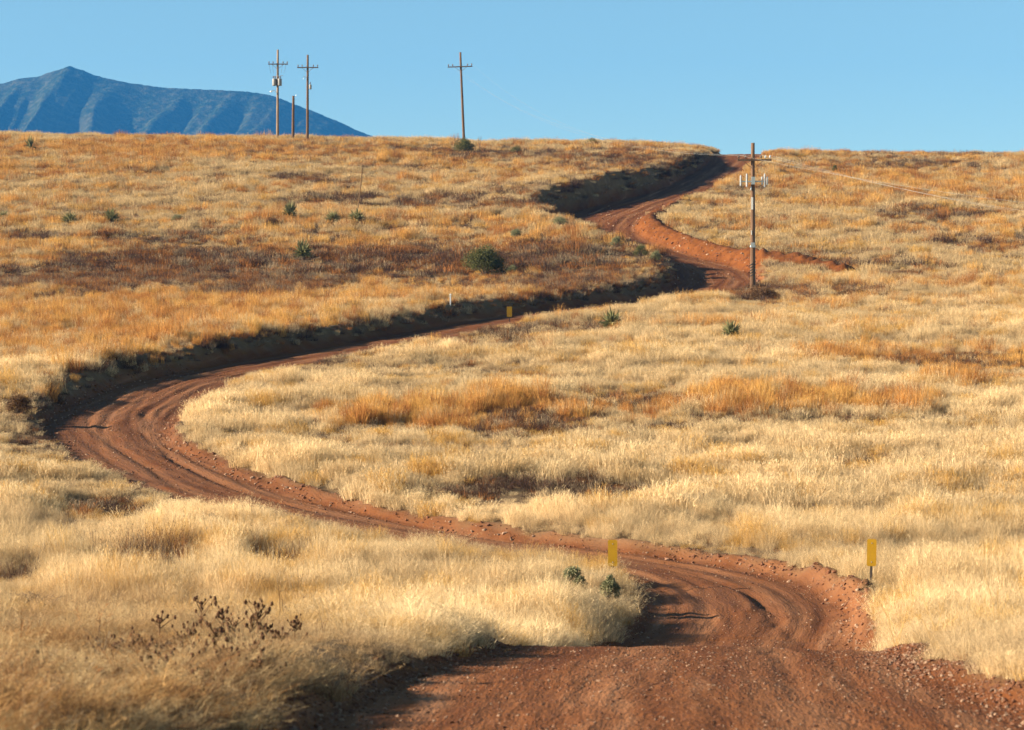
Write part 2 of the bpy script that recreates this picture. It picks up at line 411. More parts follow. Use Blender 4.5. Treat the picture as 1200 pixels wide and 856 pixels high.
def tuft(nb, rad, h0, h1, lean, w, seed, plumes=0.3, plume_len=.07, curl=1.8):
    g = np.random.default_rng(seed); V = []; Q = []; B = []
    def ribbon(p0, d, l, h, wd, var, n=3):
        a = g.uniform(0, 2*math.pi); sv = np.array([math.cos(a), math.sin(a), 0])*wd/2
        b = len(V)
        for k in range(n+1):
            t = k/n; c = p0+np.array([d[0]*l*t**curl, d[1]*l*t**curl, h*t*(1-.25*min(l/h, 1.2)*t)])
            q = sv*(1-.85*t**1.5)
            V.append(c-q); V.append(c+q); B.extend((var, var))
        for k in range(n): Q.append((b+2*k, b+2*k+1, b+2*k+3, b+2*k+2))
        return c
    for i in range(nb):
        r = rad*math.sqrt(g.random()); a = g.uniform(0, 2*math.pi); p = np.array([r*math.cos(a), r*math.sin(a), -0.02])
        aa = a+g.normal(0, .9); d = (math.cos(aa), math.sin(aa)); h = g.uniform(h0, h1)*(1-.25*(r/rad)**2); l = h*abs(g.normal(0, lean))+.02
        var = g.random()
        tip = ribbon(p, d, l, h, w*g.uniform(.7, 1.3), var)
        if g.random() < plumes:
            for k in range(5):
                a2 = g.uniform(0, 2*math.pi); e = g.uniform(.4, 1)*plume_len
                base = tip-np.array([d[0]*l, d[1]*l, h])*g.uniform(0, .28)
                ribbon(base, (math.cos(a2), math.sin(a2)), e, e*g.uniform(.5, 1.4), w*.9, min(1, var+.25), 1)
    me = np_mesh('grass_blades', V, Q); attr(me, 'blade', B); me.materials.append(GRASS)
    return bpy.data.objects.new('grass_blades', me)

near_pale = [tuft(95, .15, .30, .66, .38, .0042, 100+k, .5, .07) for k in range(5)]
near_stiff = [tuft(80, .14, .45, .85, .20, .0045, 120+k, .35, .05) for k in range(3)]
near_brush = [tuft(70, .16, .12, .36, .75, .005, 130+k, .3, .05, 1.2) for k in range(3)]
near_brush += [tuft(7, .10, .55, .95, .22, .007, 136+k, 1.0, .06) for k in range(2)]
mid_pale = [tuft(150, .36, .28, .62, .36, .010, 140+k, .35, .08) for k in range(5)]
mid_stiff = [tuft(140, .32, .42, .82, .18, .011, 150+k, .2, .06) for k in range(4)]
mid_brush = [tuft(110, .34, .12, .36, .7, .012, 160+k, .2, .06, 1.2) for k in range(3)]
far_pale = [tuft(170, .70, .28, .60, .32, .018, 170+k, .2, .09) for k in range(5)]
far_stiff = [tuft(170, .62, .42, .85, .16, .019, 180+k, .1, .08) for k in range(4)]
far_brush = [tuft(130, .66, .14, .40, .6, .022, 190+k, .15, .08, 1.2) for k in range(3)]

# where which grass grows, or dark brush paints gap shade: world patches, written down as the places the photo shows them
def ell(px, py, cx, cy, rx, ry, soft=.35):
    return 1-sstep(1-soft, 1+soft, np.sqrt(((px-cx)/rx)**2+((py-cy)/ry)**2))
ORANGE_P = [(220, 178, 300, 10, .9), (60, 205, 140, 8, .6), (330, 180, 130, 12, .8), (520, 190, 160, 8, .4), (480, 262, 170, 9, .6), (250, 300, 330, 20, .7), (130, 372, 260, 45, .75), (620, 312, 150, 48, .8),
            (460, 345, 120, 20, .5), (525, 489, 140, 17, .95), (905, 478, 170, 15, .95), (1100, 426, 150, 11, .9), (980, 240, 45, 6, .8), (1120, 225, 150, 14, .55), (1160, 272, 80, 10, .6), (1000, 205, 200, 12, .4),
            (100, 480, 50, 45, .8), (560, 198, 130, 5, .5), (1160, 452, 70, 8, .6), (120, 225, 80, 6, .5)]
BRUSH_SHADE_P = [(250, 320, 190, 26, 1.0), (60, 332, 110, 16, .75), (470, 308, 180, 16, 1.0), (650, 315, 120, 30, .8), (130, 280, 150, 6, .6), (560, 335, 90, 10, .5), (330, 415, 120, 20, .6), (420, 178, 180, 4, .4), (590, 185, 90, 6, .55), (490, 236, 130, 7, .55), (360, 212, 40, 4, .5), (720, 195, 80, 22, .45), (640, 232, 90, 14, .4),
          (640, 576, 150, 10, 1), (120, 600, 60, 8, 1), (680, 655, 20, 12, .3), (25, 677, 45, 7, 1), (160, 663, 70, 6, .85), (40, 520, 30, 7, .8), (25, 475, 45, 12, .6), (1090, 254, 60, 8, .6), (1180, 288, 90, 8, .45), (1110, 426, 120, 9, .6), (620, 497, 90, 9, .7), (740, 470, 60, 10, .55), (860, 500, 220, 7, .5), (470, 510, 160, 7, .4),  # thin strips in the lower field paint shaded grass gaps as dark brush
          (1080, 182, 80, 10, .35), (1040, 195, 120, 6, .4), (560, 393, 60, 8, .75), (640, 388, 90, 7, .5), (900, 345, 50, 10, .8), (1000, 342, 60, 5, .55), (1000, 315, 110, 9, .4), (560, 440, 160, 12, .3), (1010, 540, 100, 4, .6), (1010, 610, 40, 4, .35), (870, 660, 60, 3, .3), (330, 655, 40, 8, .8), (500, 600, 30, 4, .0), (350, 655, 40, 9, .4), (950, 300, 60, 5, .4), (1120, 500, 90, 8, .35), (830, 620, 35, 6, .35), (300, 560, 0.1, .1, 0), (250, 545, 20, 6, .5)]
def fields(px, py, X, D):
    wx = 60*fbm(X/3.5*150/np.maximum(D, 40), D/5, 201, 3); wy = 0.07*(py-100)*fbm(X/2.5, D/4, 203, 3)
    x = px+wx; y = py+wy
    o = np.zeros_like(px); k = np.zeros_like(px)
    for (cx, cy, rx, ry, s) in ORANGE_P: o = np.maximum(o, s*ell(x, y, cx, cy, rx, ry, .45))
    for (cx, cy, rx, ry, s) in BRUSH_SHADE_P:
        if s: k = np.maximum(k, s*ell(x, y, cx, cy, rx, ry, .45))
    band = fbm(X/22, D/5, 211, 4)
    up = 1-sstep(330, 470, py)
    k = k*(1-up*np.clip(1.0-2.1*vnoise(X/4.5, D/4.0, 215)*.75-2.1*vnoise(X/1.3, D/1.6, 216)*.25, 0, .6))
    o = o*(1-.42*up)
    o = np.maximum(o, up*np.clip(-.04+1.9*band, 0, .7)*.85)
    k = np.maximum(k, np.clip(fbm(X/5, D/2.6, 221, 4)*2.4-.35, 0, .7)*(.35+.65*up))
    return o, k, up
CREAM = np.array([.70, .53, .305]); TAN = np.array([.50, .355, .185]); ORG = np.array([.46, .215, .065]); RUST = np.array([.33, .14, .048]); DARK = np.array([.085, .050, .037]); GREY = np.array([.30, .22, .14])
GOLD = np.array([.60, .36, .11])

EXC = []
for (a, b, c_) in [(568, 323, 56), (543, 180, 31), (605, 181, 16), (693, 172, 21), (656, 266, 26), (605, 279, 18), (722, 291, 17), (751, 303, 20), (768, 308, 17), (978, 206, 9), (318, 268, 22), (168, 192, 12), (208, 262, 20),
                   (340, 259, 20), (390, 262, 22), (418, 262, 25), (82, 264, 26), (130, 262, 20), (4, 260, 20), (355, 305, 24), (717, 387, 30), (857, 399, 27), (36, 179, 12), (165, 263, 10), (597, 377, 26), (528, 359, 8), (882, 339, 16), (895, 352, 46), (40, 722, 60)]:
    q_ = ground_at(a, b); EXC.append((q_[0], q_[1], c_/F*q_[1]))
EXC += [(2.25, 53.5, .7), (1.9, 50.5, 1.2), (7.6, 50.4, 1.2), (7.5, 49.5, .9), (7.71, 51.3, 1.0), (1.26, 48.7, .9), (1.97, 48.3, .6)]
def grass_zone(d0, d1, dens, lod, seed):
    g = np.random.default_rng(seed)
    # even per square metre: area element of the view wedge plus a margin either side
    half = lambda D: .245*D+3.0
    n = int(dens*(0.245*(d1*d1-d0*d0)+6*(d1-d0)))
    Dm = half(d1)*2
    X = g.uniform(-Dm/2, Dm/2, int(n*1.0*Dm*(d1-d0)/max(1, (0.245*(d1*d1-d0*d0)+6*(d1-d0)))))
    D = g.uniform(d0, d1, len(X)); m = np.abs(X) < half(D); X = X[m]; D = D[m]
    soil = samp(SOIL, X, D); e = samp(EE, X, D); road = samp(ROAD, X, D)
    z = samp(ZZ, X, D)
    px = CX+F*X/D; py = HY-F*z/D
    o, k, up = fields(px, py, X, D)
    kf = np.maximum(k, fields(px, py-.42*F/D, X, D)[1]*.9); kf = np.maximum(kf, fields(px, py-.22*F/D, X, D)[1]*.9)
    lush = np.clip(.5+1.5*fbm(X/8, D/3.2, 340, 3)+1.0*fbm(X/2.4, D/1.3, 341, 2), 0, 1)
    gap = vnoise(X/.9, D/.9, 300+seed)*.6+vnoise(X/2.6, D/2.6, 301)*.4
    keep = (soil < .35+.25*g.random(len(X))+.35*((samp(TT, X, D) < 0) & (D < 60))) & (g.random(len(X)) < np.clip(1.9*gap+.08, .06, 1))
    X, D, z, px, py, o, k, up, e, kf, lush = (a[keep] for a in (X, D, z, px, py, o, k, up, e, kf, lush))
    u = g.random(len(X)); kind = np.zeros(len(X), int)
    kind[u < o] = 1
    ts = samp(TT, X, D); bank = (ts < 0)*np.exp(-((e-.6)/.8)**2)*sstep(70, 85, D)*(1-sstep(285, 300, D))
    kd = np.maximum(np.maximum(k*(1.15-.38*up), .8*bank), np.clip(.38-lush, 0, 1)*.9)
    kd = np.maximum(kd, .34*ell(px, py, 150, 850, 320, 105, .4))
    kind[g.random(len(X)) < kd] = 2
    v = g.random((len(X), 1)); cl = vnoise(X/4, D/2.5, 320)[:, None]; cl2 = vnoise(X/1.2, D/1.2, 321)[:, None]
    pale = CREAM*(1-up[:, None])+(CREAM*.35+TAN*.65)*up[:, None]
    t0 = pale*(.78+.30*cl+.25*v)
    lu = lush[:, None]; t0 = t0*lu+(GREY*1.25*.5+TAN*.9*.5)*(1-lu)*(.75+.5*v)
    t0 = np.where(v < .16, TAN*1.05, t0); t0 = np.where((cl2 > .68) & (v > .5), GOLD*.9, t0)
    t1 = (ORG*(1-cl*.9)+GOLD*cl*.9)*(.75+.5*v); t1 = np.where(v < .25, RUST, t1); t1 = np.where(v > .88, TAN, t1)
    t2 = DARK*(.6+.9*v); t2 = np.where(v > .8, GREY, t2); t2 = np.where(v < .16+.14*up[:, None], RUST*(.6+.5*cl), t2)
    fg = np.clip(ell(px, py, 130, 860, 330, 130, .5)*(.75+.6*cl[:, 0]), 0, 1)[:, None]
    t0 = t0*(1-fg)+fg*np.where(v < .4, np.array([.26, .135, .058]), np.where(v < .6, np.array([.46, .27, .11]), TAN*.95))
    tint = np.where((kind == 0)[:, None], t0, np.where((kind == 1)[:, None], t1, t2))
    sc = np.clip(g.normal(1, .2, len(X)), .5, 1.5)*(.68+.62*gap[keep])*(.55+.75*lush)*(1-.72*np.clip(kf*1.2, 0, 1)*(kind != 2))*np.where(kind == 1, 1.12, 1)*np.where(kind == 2, 1+.8*up, 1)
    sc *= np.where((e < 2.0) & ((ts > 0) | (D > 66)), .45+.22*np.clip(e, 0, 2)+.1, 1)
    sc3 = np.stack([np.clip(sc, .65, 1.3), np.clip(sc, .65, 1.3), sc], 1)
    sc *= 1-.42*np.exp(-np.maximum(e-.2, 0)/1.6)*(ts < 0)*sstep(22, 28, D)*(1-sstep(50, 55, D))
    sc *= 1-.50*(1-sstep(24, 44, D))*(X < 1.5+.03*D)-.25*(1-sstep(24, 40, D))*(X >= 1.5+.03*D)
    sc *= 1-.34*np.clip(ell(px, py, 190, 850, 300, 110, .4), 0, 1)
    sc *= 1-.38*np.clip(ell(px, py, 235, 850, 150, 105, .4), 0, 1)
    sc *= np.where((ts < 0) & (e < 3.5) & (D > 58) & (D < 84), .66, 1)
    for (ex, ed, ew) in EXC:
        sc *= np.where((np.abs(X-ex) < ew*.5+.1) & (D-ed < ew*.3) & (D-ed > -.5-.5*ew), .3, 1)
    sc3[:, 2] = sc
    tus = (g.random(len(X)) < .08) & (D < 75); sc3 *= np.where(tus, 1.3, 1)[:, None]; tint = np.where((tus & (kind == 0))[:, None], tint*1.08, tint)
    rot = np.stack([g.normal(0, .15, len(X)), g.normal(.10, .15, len(X)), g.uniform(0, 2*math.pi, len(X))], 1)
    P = np.stack([X, D, z-.01], 1)
    return kind, P, sc3, rot, tint
VARS = {0: (near_pale, near_stiff, near_brush), 1: (mid_pale, mid_stiff, mid_brush), 2: (far_pale, far_stiff, far_brush)}
zones = [(9, 36, 34, 0, 1), (36, 66, 28, 0, 2), (66, 120, 9.5, 1, 3), (120, 176, 7.0, 1, 4), (176, 318, 2.9, 2, 5)]
acc = {0: [], 1: [], 2: []}
for (d0, d1, dens, lod, sd) in zones:
    kind, P, sc, rot, tint = grass_zone(d0, d1, dens, lod, sd)
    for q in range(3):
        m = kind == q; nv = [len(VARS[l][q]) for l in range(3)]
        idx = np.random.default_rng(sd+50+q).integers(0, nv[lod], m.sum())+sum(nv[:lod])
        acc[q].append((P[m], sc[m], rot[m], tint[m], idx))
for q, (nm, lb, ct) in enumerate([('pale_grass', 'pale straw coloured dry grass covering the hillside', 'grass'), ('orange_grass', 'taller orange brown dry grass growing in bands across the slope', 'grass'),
                                  ('brush_and_shade', 'low dark brown dead brush between the grass, partly standing in for shaded gaps', 'brush')]):
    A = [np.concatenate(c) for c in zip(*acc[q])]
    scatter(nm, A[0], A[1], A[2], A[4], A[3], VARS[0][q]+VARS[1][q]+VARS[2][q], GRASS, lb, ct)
    print(nm, len(A[0]))

# ------------------------------------------------------------------ gravel
def stone_mat():
    m, nt, out = new_mat('stone'); n = N(nt)
    tint = n.attr('tint', 'INSTANCER', 'Vector'); f = n.noise(n.obj(), 3, 4, .7)
    col = n.mix(n.rng(f, .35, .7, 0, .5), tint, (.12, .05, .03))
    nt.links.new(n.bsdf(col, .9, n.bump(f, .6, .1), 0, .2), out.inputs[0]); return m
STONE_M = stone_mat()
def stone(seed):
    import bmesh
    bm = bmesh.new(); bmesh.ops.create_icosphere(bm, subdivisions=2, radius=.5); r = random.Random(seed)
    dirs = [(Vector((r.gauss(0, 1), r.gauss(0, 1), r.gauss(0, 1))).normalized(), r.uniform(.28, .42)) for _ in range(9)]
    for v in bm.verts:
        for d, c in dirs:
            k = v.co.dot(d)
            if k > c: v.co -= d*(k-c)
        v.co.z *= .72
    me = bpy.data.meshes.new('stone'); bm.to_mesh(me); bm.free(); me.materials.append(STONE_M)
    return bpy.data.objects.new('stone', me)
stones = [stone(k) for k in range(5)]
def gravel():
    g = np.random.default_rng(77); out = []
    for (d0, d1, n, smin, smax) in ((14, 37, 30000, .010, .040), (37, 62, 9000, .012, .05), (62, 110, 5000, .03, .09), (176, 235, 1500, .06, .2), (43.5, 60, 420, .02, .085), (180, 206, 160, .05, .14)):
        k = g.choice(np.where((RD > d0) & (RD < d1))[0], n*2); t = g.uniform(*((1.7, 3.1) if n == 420 else (1.5, 6.0) if n == 160 else (-4.2, 4.6)), n*2)
        X = RX[k]+TD[k]*t+g.normal(0, .15, n*2); D = RD[k]-TX[k]*t+g.normal(0, .15, n*2)
        e = samp(EE, X, D); soil = samp(SOIL, X, D)
        edge = np.exp(-((e-.15)/.5)**2); pr = .18+.55*vnoise(X/1.1, D/1.6, 401)**2+.6*edge
        m = (soil > .45) & (g.random(n*2) < pr); X = X[m][:n]; D = D[m][:n]; e = e[m][:n]; edge = edge[m][:n]
        s = smin*(smax/smin)**(g.random(len(X))**2.2)*(1+.7*edge)
        z = samp(ZZ, X, D)+s*.12; out.append((np.stack([X, D, z], 1), s))
    P = np.concatenate([a for a, b in out]); s = np.concatenate([b for a, b in out]); n = len(P)
    v = g.random((n, 1)); tint = np.array([.20, .085, .045])*(.7+.7*v); tint = np.where(v > .72, np.array([.42, .27, .18])*(.6+.5*g.random((n, 1))), tint)
    rot = g.uniform(0, 6.28, (n, 3)); rot[:, :2] *= .12
    scatter('gravel', P, np.stack([s*g.uniform(.8, 1.4, n), s, s*g.uniform(.7, 1.1, n)], 1), rot, g.integers(0, 5, n), tint, stones, STONE_M, 'small brown and pinkish stones strewn over the dirt road', 'gravel')
gravel()

# ------------------------------------------------------------------ far mountain
def mountain():
    xs = np.concatenate([np.arange(-4200, -1500, 40), np.arange(-1500, -250, 5.0), np.arange(-250, 900, 30)]); ys = np.concatenate([np.arange(4300, 6050, 11.0), np.arange(6050, 7500, 60)])
    X, Y = np.meshgrid(xs, ys); YR = 6000.0
    px = [-1400, -900, -500, -300, -100, -30, 0, 25, 45, 60, 82, 98, 112, 130, 155, 182, 205, 235, 270, 300, 322, 345, 370, 400, 430, 470, 560, 800]
    py = [190, 150, 125, 128, 110, 100, 98, 92, 90, 84, 77, 82, 88, 92.5, 97.5, 101, 103, 104.5, 106, 108, 112.5, 121.5, 131, 143.5, 157, 170, 225, 340]
    ridge = np.interp(X, (np.array(px)-600)/2800*YR, (400-np.array(py))/2800*YR)
    f = (YR-Y)/1650.0                                       # 0 at the ridge, 1 at the near foot
    u = X+0.17*(YR-Y)                                   # spurs run down to the left
    w = 90*fbm(X/260, Y/420, 501, 3)
    spur = 1-np.abs(2*((u+w)/128 - np.floor((u+w)/128))-1)
    spur2 = 1-np.abs(2*((u*1.0+1.6*w+40)/68 - np.floor((u+1.6*w+40)/68))-1)
    fall = np.where(f >= 0, np.clip(1-f, 0, 1)**1.15, np.clip(1+f*1.1, 0, 1))
    Z = ridge*fall
    mid = np.clip(f*4.0, 0, 1)*np.clip((1-f)*2.5, 0, 1)*(f > 0)
    Z = Z+mid*(-58*(1-spur)-26*(1-spur2))*np.clip(ridge/420, 0.1, 1)
    Z = Z+10*fbm(X/70, Y/70, 511, 4)*np.clip(.35+f*3, .35, 1)+3.5*fbm(X/13, Y/13, 515, 2)
    Z = np.maximum(Z, -6)
    V = np.stack([X, Y, Z], -1).reshape(-1, 3); I = np.arange(X.size).reshape(X.shape)
    me = np_mesh('mountain', V, np.stack([I[:-1, :-1], I[:-1, 1:], I[1:, 1:], I[1:, :-1]], -1).reshape(-1, 4), smooth=True)
    m, nt, out = new_mat('wooded_slope'); n = N(nt); P = n.obj()
    f1 = n.noise(P, .055, 4, .7); f2 = n.noise(P, .006, 4, .6)
    woods = n.ramp(f1, [(.38, (.012, .022, .012)), (.50, (.026, .040, .022)), (.62, (.075, .075, .045))])
    col = n.mix(n.rng(f2, .45, .7, 0, .5), woods, (.075, .07, .042))
    nt.links.new(n.bsdf(col, 1, n.bump(f1, .6, 12), 0, 0), out.inputs[0]); me.materials.append(m)
    o = link(bpy.data.objects.new('mountain', me)); tag(o, 'blue forested mountain with ribbed slopes beyond the hill crest', 'mountain', kind='structure')
mountain()

# ------------------------------------------------------------------ air
def haze():
    mb = MB(); x0, x1, y0, y1, z0, z1 = -4600, 4700, -70, 7700, -12, 900
    mb.box(((x0+x1)/2, (y0+y1)/2, (z0+z1)/2), (x1-x0, y1-y0, z1-z0))
    m, nt, out = new_mat('air'); v = nt.nodes.new('ShaderNodeVolumePrincipled')
    v.inputs['Color'].default_value = (.055, .33, .90, 1); v.inputs['Density'].default_value = 0.82e-4; v.inputs['Anisotropy'].default_value = 0.0
    nt.links.new(v.outputs[0], out.inputs['Volume'])
    o = mb.build('haze', m); tag(o, 'blue distance haze in the air before the mountain', 'haze', kind='stuff')
haze()

# ------------------------------------------------------------------ materials for things
WOOD = simple_mat('weathered_pole_wood', (.075, .040, .023), (.20, .115, .068), 6, .9, 0, .5, (3, 3, .15))
WOOD_PALE = simple_mat('sunbleached_pole_wood', (.17, .11, .075), (.36, .25, .17), 6, .9, 0, .5, (3, 3, .15))
ARM_W = simple_mat('dark_crossarm_wood', (.07, .045, .03), (.15, .095, .06), 6, .9, 0, .4, (.3, 3, 3))
STEEL = simple_mat('galvanised_steel', (.38, .40, .42), (.55, .57, .58), 20, .45, .7, .1)
PORC = simple_mat('grey_porcelain', (.33, .36, .39), (.46, .48, .50), 8, .35, 0, .05)
BROWNP = simple_mat('brown_glazed_insulator', (.07, .04, .03), (.12, .07, .05), 8, .3, 0, .05)
TANK = simple_mat('grey_painted_tank', (.20, .19, .185), (.30, .29, .28), 10, .5, 0, .1)
WHITE = simple_mat('white_paint', (.68, .67, .62), (.80, .79, .75), 9, .6, 0, .1)
BLACK = simple_mat('black_guard_band', (.012, .012, .012), (.03, .028, .025), 9, .6, 0, .1)
YELLOW = simple_mat('yellow_reflective_paint', (.36, .19, .006), (.45, .25, .010), 3.5, .55, 0, .05)
POSTM = simple_mat('dark_steel_post', (.05, .045, .04), (.12, .09, .07), 14, .6, .5, .2)
WIRE = simple_mat('aluminium_wire', (.24, .23, .22), (.33, .32, .30), 5, .6, .3, .05)
def leaf_mat(name, c1, c2, tr=.25):
    m, nt, out = new_mat(name); n = N(nt)
    col = n.ramp(n.attr('blade'), [(0, c1), (1, c2)])
    d = nt.nodes.new('ShaderNodeBsdfDiffuse'); t = nt.nodes.new('ShaderNodeBsdfTranslucent'); mx = nt.nodes.new('ShaderNodeMixShader'); mx.inputs[0].default_value = tr
    nt.links.new(col, d.inputs[0]); nt.links.new(col, t.inputs[0]); nt.links.new(d.outputs[0], mx.inputs[1]); nt.links.new(t.outputs[0], mx.inputs[2]); nt.links.new(mx.outputs[0], out.inputs[0]); return m
YUCCA_M = leaf_mat('yucca_leaf', (.13, .13, .055), (.29, .27, .135), .1)
OAK_M = leaf_mat('dark_evergreen_leaf', (.065, .070, .028), (.17, .165, .07))
SAGE_M = leaf_mat('sage_leaf', (.145, .15, .075), (.28, .265, .15))
OLIVE_M = leaf_mat('olive_leaf', (.09, .09, .03), (.20, .18, .06))
BROWNL_M = leaf_mat('dead_leaf', (.09, .050, .028), (.19, .11, .06))
TWIG_M = simple_mat('grey_twig', (.10, .07, .05), (.20, .14, .10), 12, .9)
STALK_M = simple_mat('dry_stalk', (.11, .06, .028), (.24, .14, .065), 12, .9)
SEED_M = simple_mat('brown_seed_head', (.045, .020, .010), (.13, .058, .024), 30, .95, 0, .6)
STRAW_M = simple_mat('straw_stem', (.42, .24, .08), (.58, .38, .15), 12, .9)

# ------------------------------------------------------------------ utility poles
def insulator(x, z, parent, mat=PORC, s=1.0):
    mb = MB(); mb.lathe((x, 0, z), [(.018*s, 0), (.018*s, .06*s), (.05*s, .07*s), (.07*s, .10*s), (.045*s, .13*s), (.06*s, .16*s), (.035*s, .20*s), (.03*s, .235*s), (.012*s, .245*s)], 10)
    return mb.build('insulator', mat, parent, True)

def pole_body(root, h, r0, r1, mat, lean=0.0):
    mb = MB(); pts = [(lean*h*t, 0, -.8 if t == 0 else h*t) for t in np.linspace(0, 1, 9)]
    mb.tube(pts, [r0+(r1-r0)*k/8 for k in range(9)], 14); return mb.build('pole', mat, root, True)

def crossarm(root, x0, x1, z, tilt=0.0, brace=True, y=-.16, xc=0.0):
    mb = MB(); L = x1-x0; mb.box(((x0+x1)/2, y, z), (L, .10, .125), Matrix.Rotation(-tilt, 3, 'Y')); o = mb.build('crossarm', ARM_W, root)
    if brace:
        for sx in (-1, 1):
            b = MB(); b.tube([(xc+sx*.72, y-.062, z-.05+.72*sx*tilt), (xc+sx*.02, y-.062, z-.62)], .022, 6); b.build('brace', ARM_W, root)
    return o

def near_pole(x, d, z, h):
    root = empty('utility_pole', (x, d, z))
    pole_body(root, h, .19, .125, WOOD)
    za = h*.882; crossarm(root, -1.07, 1.28, za)
    for xi in (-1.0, -.52, .55, .86, 1.18): insulator(xi, za+.065, root, PORC if xi > .8 else BROWNP, 1.15).location.y = -.16
    zb = h*.735
    mb = MB(); mb.box((0, -.18, zb), (1.75, .08, .09)); mb.build('equipment_arm', STEEL, root)
    for xi, L in ((-.86, .78), (-.44, .95), (.62, .60), (.80, .98), (.97, .62)):
        q = MB(); y = -.24; zc = zb-L*.42
        prof = [(.03, 0), (.05, .03)]
        k = int(L/.085)
        for i in range(k):
            zz = .05+(L-.12)*i/k; prof += [(.05, zz), (.085, zz+.02), (.05, zz+.05)]
        prof += [(.03, L-.03), (.015, L)]
        q.lathe((xi, y, zc), prof, 10); q.build('fuse_cutout', PORC, root, True)
    q = MB(); q.box((0, -.30, zb+.05), (.24, .16, .52)); q.tube([(-.3, -.3, zb-.02), (.3, -.3, zb-.02)], .035, 8); q.build('control_box', STEEL, root)
    q = MB(); q.lathe((-.14, -.20, zb-.62), [(.05, 0), (.06, .1), (.06, .22), (.03, .26)], 10); q.build('arrester', PORC, root, True)
    q = MB(); q.box((-.06, -.155, h*.585), (.13, .02, .85)); q.build('sign_plate', WHITE, root)
    q = MB(); q.box((-.10, -.16, h*.385), (.06, .03, .30)); q.build('sign_plate', WHITE, root)
    q = MB(); q.box((-.02, -.24, h*.30), (.27, .16, .34)); q.lathe((0, 0, h*.285), [(.19, 0), (.20, .02), (.20, .12), (.18, .14)], 14); q.build('meter_box', STEEL, root)
    q = MB()
    for i in range(5):
        zc = h*.10+i*.19; pts = []
        for a in np.linspace(0, 2*math.pi, 25): pts.append((.187*math.cos(a), .187*math.sin(a), zc+.13*math.cos(a)))
        q.tube(pts, .032, 6, False)
    q.build('guard_band', BLACK, root)
    q = MB(); q.tube([(.15, -.13, 0), (.14, -.12, h*.5), (.125, -.11, zb)], .012, 6); q.build('ground_wire', WIRE, root)
    return root, za

def far_pole(x, d, z, h, lean, arm_z, x0, x1, tilt, mat, extra=None):
    root = empty('utility_pole', (x, d, z)); pole_body(root, h, .18, .125, mat, lean)
    xc = lean*arm_z
    crossarm(root, xc+x0, xc+x1, arm_z, tilt, True, -.16, xc)
    for xi in (x0+.10, x0+.62, x1-.62, x1-.10): insulator(xc+xi, arm_z+.06+xi*tilt, root, BROWNP, 1.3).location.y = -.16
    if extra: extra(root, h)
    return root

M2 = lambda px, D: px*D/F
wire_ends = {}
# the pole beside the road
X1, D1, z1 = ground_at(882, 339); H1 = (HY-168)/F*D1-z1
p1, za1 = near_pole(X1, D1, z1, H1)
tag(p1, 'brown wooden utility pole beside the road with grey fuse cutouts and striped base', 'utility pole')
# the leaning pole on the crest
X2, D2, z2 = ground_at(544, 173); H2 = (HY-62)/F*D2-z2
za2 = (HY-79)/F*D2-z2
p2 = far_pole(X2, D2, z2, H2, -M2(4.5, D2)/H2, za2, -1.65, 1.45, .035, WOOD)
tag(p2, 'leaning wooden utility pole with one crossarm rising from the bush on the crest', 'utility pole')
# the pair further left
def two_cans(root, h):
    for xi in (-.36, .30):
        q = MB(); q.lathe((xi, -.28, h*.60), [(.02, 0), (.27, .02), (.28, .08), (.28, .82), (.24, .92), (.05, .96)], 14); q.build('transformer', TANK, root, True)
        for dx in (-.1, .1): insulator(xi+dx, h*.60+.93, root, BROWNP, 1.3).location.y = -.28
    q = MB(); q.tube([(-.75, -.2, h*.70), (.75, -.2, h*.715)], .03, 6); q.build('bracket', STEEL, root)
    q = MB(); q.tube([(0, -.15, h*.52), (-.30, -.3, h*.545), (-.72, -.35, h*.555)], .03, 6); q.lathe((-.76, -.35, h*.53), [(.04, 0), (.17, .02), (.16, .12), (.05, .2)], 10); q.build('lamp', WHITE, root)
    for xi in (-1.0, -.6, .62, 1.05):
        q = MB(); q.tube([(xi, -.16, h*.835), (xi*.95, -.2, h*.79), (xi*.8, -.2, h*.74)], .014, 5); q.build('jumper_wire', BLACK, root)
def one_can(root, h):
    q = MB(); q.lathe((.38, -.1, h*.60), [(.02, 0), (.15, .02), (.16, .06), (.16, .55), (.13, .62), (.03, .66)], 14); q.build('transformer', TANK, root, True)
    insulator(.38, h*.60+.64, root, BROWNP, 1.2).location.y = -.1
    q = MB(); q.tube([(0, -.15, h*.73), (-.45, -.2, h*.755), (-.5, -.2, h*.72)], .03, 6); q.build('bracket', STEEL, root)
D3 = 303.0
for px, ptop, parm, x0, x1, mat, ex, lb, dd in ((325.5, 59, 76, -1.2, 1.3, WOOD_PALE, two_cans, 'tall wooden utility pole carrying two transformers, left of the pair on the crest', 0),
                                            (360.5, 65, 80, -1.3, 1.35, WOOD, one_can, 'tall wooden utility pole carrying one small transformer, right of the pair on the crest', -2)):
    d = D3+dd; x = (px-CX)/F*d; z = zat(x, d); h = (HY-ptop)/F*d-z
    tag(far_pole(x, d, z, h, .004, (HY-parm)/F*d-z, x0, x1, 0, mat, ex), lb, 'utility pole')
d = 303.0; x = (343.5-CX)/F*d; z = zat(x, d); h = (HY-113)/F*d-z
r = empty('stub_pole', (x, d, z)); pole_body(r, h, .19, .15, WOOD, .012)
q = MB(); q.tube([(.1, -.1, h-.2), (.35, -.1, h-.02), (.42, -.1, h+.12)], .03, 6); q.build('bracket', STEEL, r); q = MB(); q.tube([(.1, -.1, h-.55), (.32, -.1, h-.5)], .03, 6); q.build('bracket', STEEL, r)
tag(r, 'short bare wooden pole standing between the two tall crest poles', 'pole')
